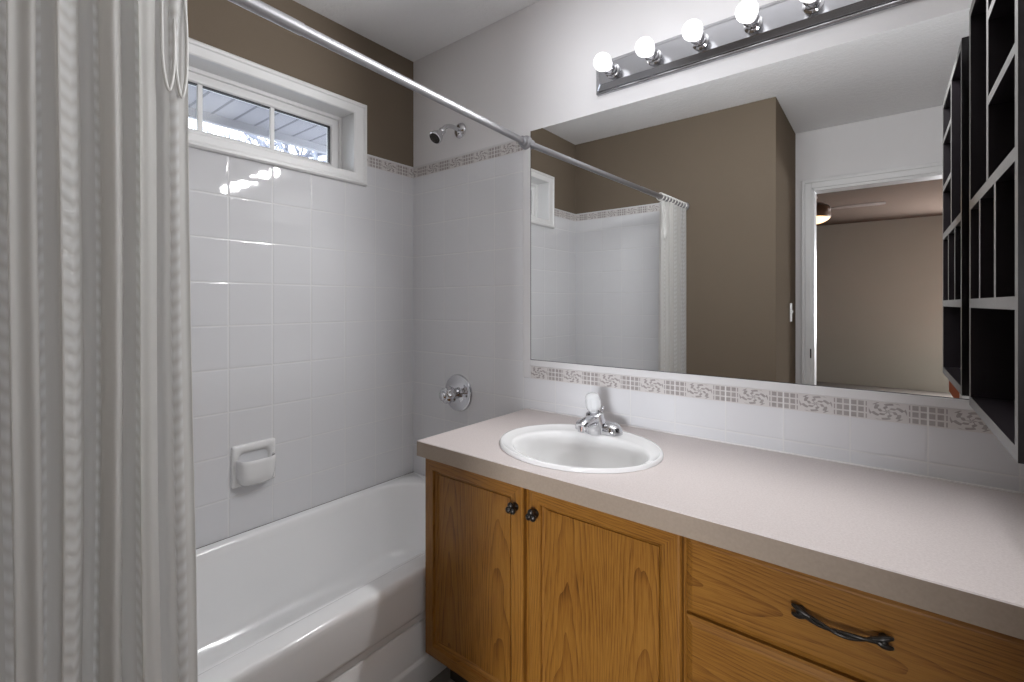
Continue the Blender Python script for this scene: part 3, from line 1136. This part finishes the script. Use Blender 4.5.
obj('lift_rod', bm, M['chrome'], fa, smooth=True)

# ------------------------------------------------------------------ mirror
mi = thing('wall_mirror', (0.707, 0, 0.955), 'wide frameless wall mirror above the counter', 'mirror')
obj('glass', boxes((0.707, XR - 0.004, -0.0055, -0.0005, 0.9555, 1.845)), M['mirror'], mi)
bm = boxes((0.7055, 0.7072, -0.0062, -0.0005, 0.9555, 1.845), (0.7055, XR - 0.004, -0.0062, -0.0005, 0.9540, 0.9556))
obj('dark_edge', bm, M['shelf_black'], mi)

# ------------------------------------------------------------------ vanity light bar
BX0, BX1, BZ = 0.994, 1.872, 1.958
vl = thing('vanity_light_bar', ((BX0 + BX1) / 2, 0, BZ), 'chrome strip light with six globe bulbs above the mirror', 'vanity light')
bm = bmesh.new()


def bl(dx, dz, y):
    c = 0.004
    x0, x1, z0, z1 = BX0 + dx, BX1 - dx, BZ - 0.056 + dz, BZ + 0.056 - dz
    return [(x0, y, z0 + c), (x0 + c, y, z0), (x1 - c, y, z0), (x1, y, z0 + c), (x1, y, z1 - c), (x1 - c, y, z1), (x0 + c, y, z1), (x0, y, z1 - c)]


loft(bm, [bl(0, 0, -0.0005), bl(0, 0, -0.010), bl(0.004, 0.004, -0.014), bl(0.008, 0.008, -0.014), bl(0.009, 0.009, -0.020), bl(0.024, 0.022, -0.032),
          bl(0.026, 0.024, -0.033)], True, True, True)
obj('back_plate', bm, M['bar'], vl)
for i in range(6):
    bx = 1.069 + 0.1432 * i
    bm = bmesh.new()
    lathe(bm, [(0.0245, 0.0), (0.0245, 0.004), (0.019, 0.006), (0.0185, 0.012), (0.021, 0.014), (0.021, 0.020), (0.0185, 0.022), (0.0185, 0.030), (0.0205, 0.032),
               (0.0205, 0.042), (0.017, 0.044)], 32, frame_to((bx, -0.0325, BZ), (0, -1, 0)))
    so = obj('socket', bm, M['chrome'], vl, smooth=True)
    bm = bmesh.new()
    prof = [(0.012, 0.0), (0.013, 0.006)]
    for j in range(13):
        a = -0.38 * PI + (0.88 * PI) * j / 12
        prof.append((0.0285 * math.cos(a), 0.034 + 0.0285 * math.sin(a)))
    lathe(bm, prof, 32, frame_to((bx, -0.074, BZ), (0, -1, 0)))
    obj('bulb', bm, M['bulb'], vl, smooth=True, angle=0)
    sp = bpy.data.lights.new('bulb_light', 'SPOT')
    sp.energy = BULB_LAMP
    sp.spot_size = math.radians(180)
    sp.spot_blend = 0.35
    sp.shadow_soft_size = 0.0285
    sp.color = (0.978, 0.985, 1.0)
    so_ = bpy.data.objects.new('bulb_light', sp)
    COL.objects.link(so_)
    so_.location = (bx, -0.168, BZ)
    so_.rotation_euler = (PI / 2 - 0.17, 0, PI)
    so_.parent = vl
    so_.matrix_parent_inverse = Matrix.Translation(-vl.location)

# ------------------------------------------------------------------ black cubby shelf on the right wall
SXF, SXB = 1.933, XR - 0.001
SY0, SY1, SZ0, SZ1 = -0.070, -0.550, 0.953, 1.808
T = 0.020
ws = thing('wall_shelf', (SXF, SY0, SZ0), 'black open cubby shelf hung at the end of the mirror', 'wall shelf')


def board(name, y0, y1, z0, z1, x1=SXB, x0=SXF):
    bm = bmesh.new()
    add_box(bm, x0, x1, y0, y1, z0, z1)
    for f in bm.faces:
        if f.calc_center_median().x < x0 + 1e-5:
            f.material_index = 1
    return obj(name, bm, [M['shelf_black'], M['shelf_edge']], ws)


board('side_panel', SY0 - T, SY0, SZ0, SZ1)
board('side_panel', SY1, SY1 + T, SZ0, SZ1)
board('top_panel', SY1 + T, SY0 - T, SZ1 - T, SZ1)
board('bottom_panel', SY1 + T, SY0 - T, SZ0, SZ0 + T)
board('shelf_board', SY1 + T, SY0 - T, 1.164, 1.183)
board('shelf_board', SY1 + T, SY0 - T, 1.374, 1.394)
board('divider', -0.311, -0.291, 1.394, SZ1 - T)
board('shelf_board', SY1 + T, -0.311, 1.525, 1.541)
board('shelf_board', SY1 + T, -0.311, 1.676, 1.692)
board('divider', -0.222, -0.206, 1.183, 1.374)
board('divider', -0.384, -0.367, 1.183, 1.374)
bm = boxes((SXB - 0.006, SXB - 0.0005, SY1 + T, SY0 - T, SZ0 + T, SZ1 - T))
obj('back_panel', bm, M['shelf_black'], ws)

# ------------------------------------------------------------------ light switch
ls = thing('light_switch', (XB, -2.06, 1.115), 'white light switch plate on the brown wall by the doorway', 'light switch')
obj('plate', boxes((XB, XB + 0.006, -2.096, -2.024, 1.055, 1.175)), M['plastic'], ls, bevel=0.002)
bm = bmesh.new()
loft(bm, [[(XB + 0.006, -2.067, 1.100), (XB + 0.006, -2.053, 1.100), (XB + 0.006, -2.053, 1.132), (XB + 0.006, -2.067, 1.132)],
          [(XB + 0.016, -2.065, 1.120), (XB + 0.016, -2.055, 1.120), (XB + 0.012, -2.055, 1.130), (XB + 0.012, -2.065, 1.130)]], True, True, True)
obj('toggle', bm, M['plastic'], ls)

# ------------------------------------------------------------------ bedroom ceiling fan and bed
FCX, FCY = 1.135, -4.61
cf = thing('ceiling_fan', (FCX, FCY, H), 'brown bedroom ceiling fan with a lit amber bowl', 'ceiling fan')
bm = bmesh.new()
lathe(bm, [(0.03, 2.275), (0.03, 2.305), (0.062, 2.310), (0.078, 2.325), (0.078, H)], 32, Matrix.Translation((FCX, FCY, 0)))
obj('canopy', bm, M['fan_brown'], cf, smooth=True)
bm = bmesh.new()
lathe(bm, [(0.17, 2.098), (0.197, 2.104), (0.200, 2.112), (0.200, 2.185), (0.185, 2.225), (0.13, 2.260), (0.06, 2.275), (0.03, 2.28)], 40, Matrix.Translation((FCX, FCY, 0)))
obj('motor_housing', bm, M['fan_brown'], cf, smooth=True)
bm = bmesh.new()
lathe(bm, [(0.002, 2.040), (0.07, 2.044), (0.13, 2.058), (0.17, 2.080), (0.190, 2.102)], 40, Matrix.Translation((FCX, FCY, 0)))
obj('light_bowl', bm, M['fan_bowl'], cf, smooth=True, angle=0)
for k_ in range(4):
    a = k_ * PI / 2
    bm = bmesh.new()
    rm = Matrix.Translation((FCX, FCY, 2.195)) @ Matrix.Rotation(a, 4, 'Z') @ Matrix.Rotation(math.radians(2), 4, 'X')
    lo = []
    for r, hw in ((0.19, 0.03), (0.22, 0.035), (0.26, 0.058), (0.45, 0.068), (0.60, 0.070), (0.645, 0.055), (0.66, 0.02)):
        lo.append([rm @ Vector((r, -hw, -0.003)), rm @ Vector((r, hw, -0.003)), rm @ Vector((r, hw, 0.003)), rm @ Vector((r, -hw, 0.003))])
    loft(bm, lo, True, True, True)
    obj('blade', bm, M['fan_blade'], cf)

bd = thing('bed', (3.0, -5.5, 0), 'low white bed with a rust blanket beyond the doorway', 'bed')
obj('mattress', boxes((2.38, 3.75, -6.20, -4.90, 0.13, 0.34)), M['pillow_white'], bd, bevel=0.03, seg=4)
bm = bmesh.new()
BL = [(2.366, 0.16), (2.366, 0.32), (2.372, 0.345), (2.39, 0.354), (3.74, 0.354), (3.758, 0.345), (3.764, 0.32), (3.764, 0.16), (3.752, 0.16), (3.752, 0.335), (3.74, 0.342),
      (2.39, 0.342), (2.378, 0.335), (2.378, 0.16)]
loft(bm, [[(x, y, z) for x, z in BL] for y in (-5.92, -5.6, -5.2, -4.92)], True, True, True)
tag(obj('blanket', bm, M['pillow_orange'], bd), 'rust orange blanket')
for x in (2.46, 3.66):
    for y in (-6.1, -5.0):
        bm = bmesh.new()
        lathe(bm, [(0.03, 0.0), (0.035, 0.132)], 12, Matrix.Translation((x, y, 0)))
        obj('leg', bm, M['fan_brown'], bd)
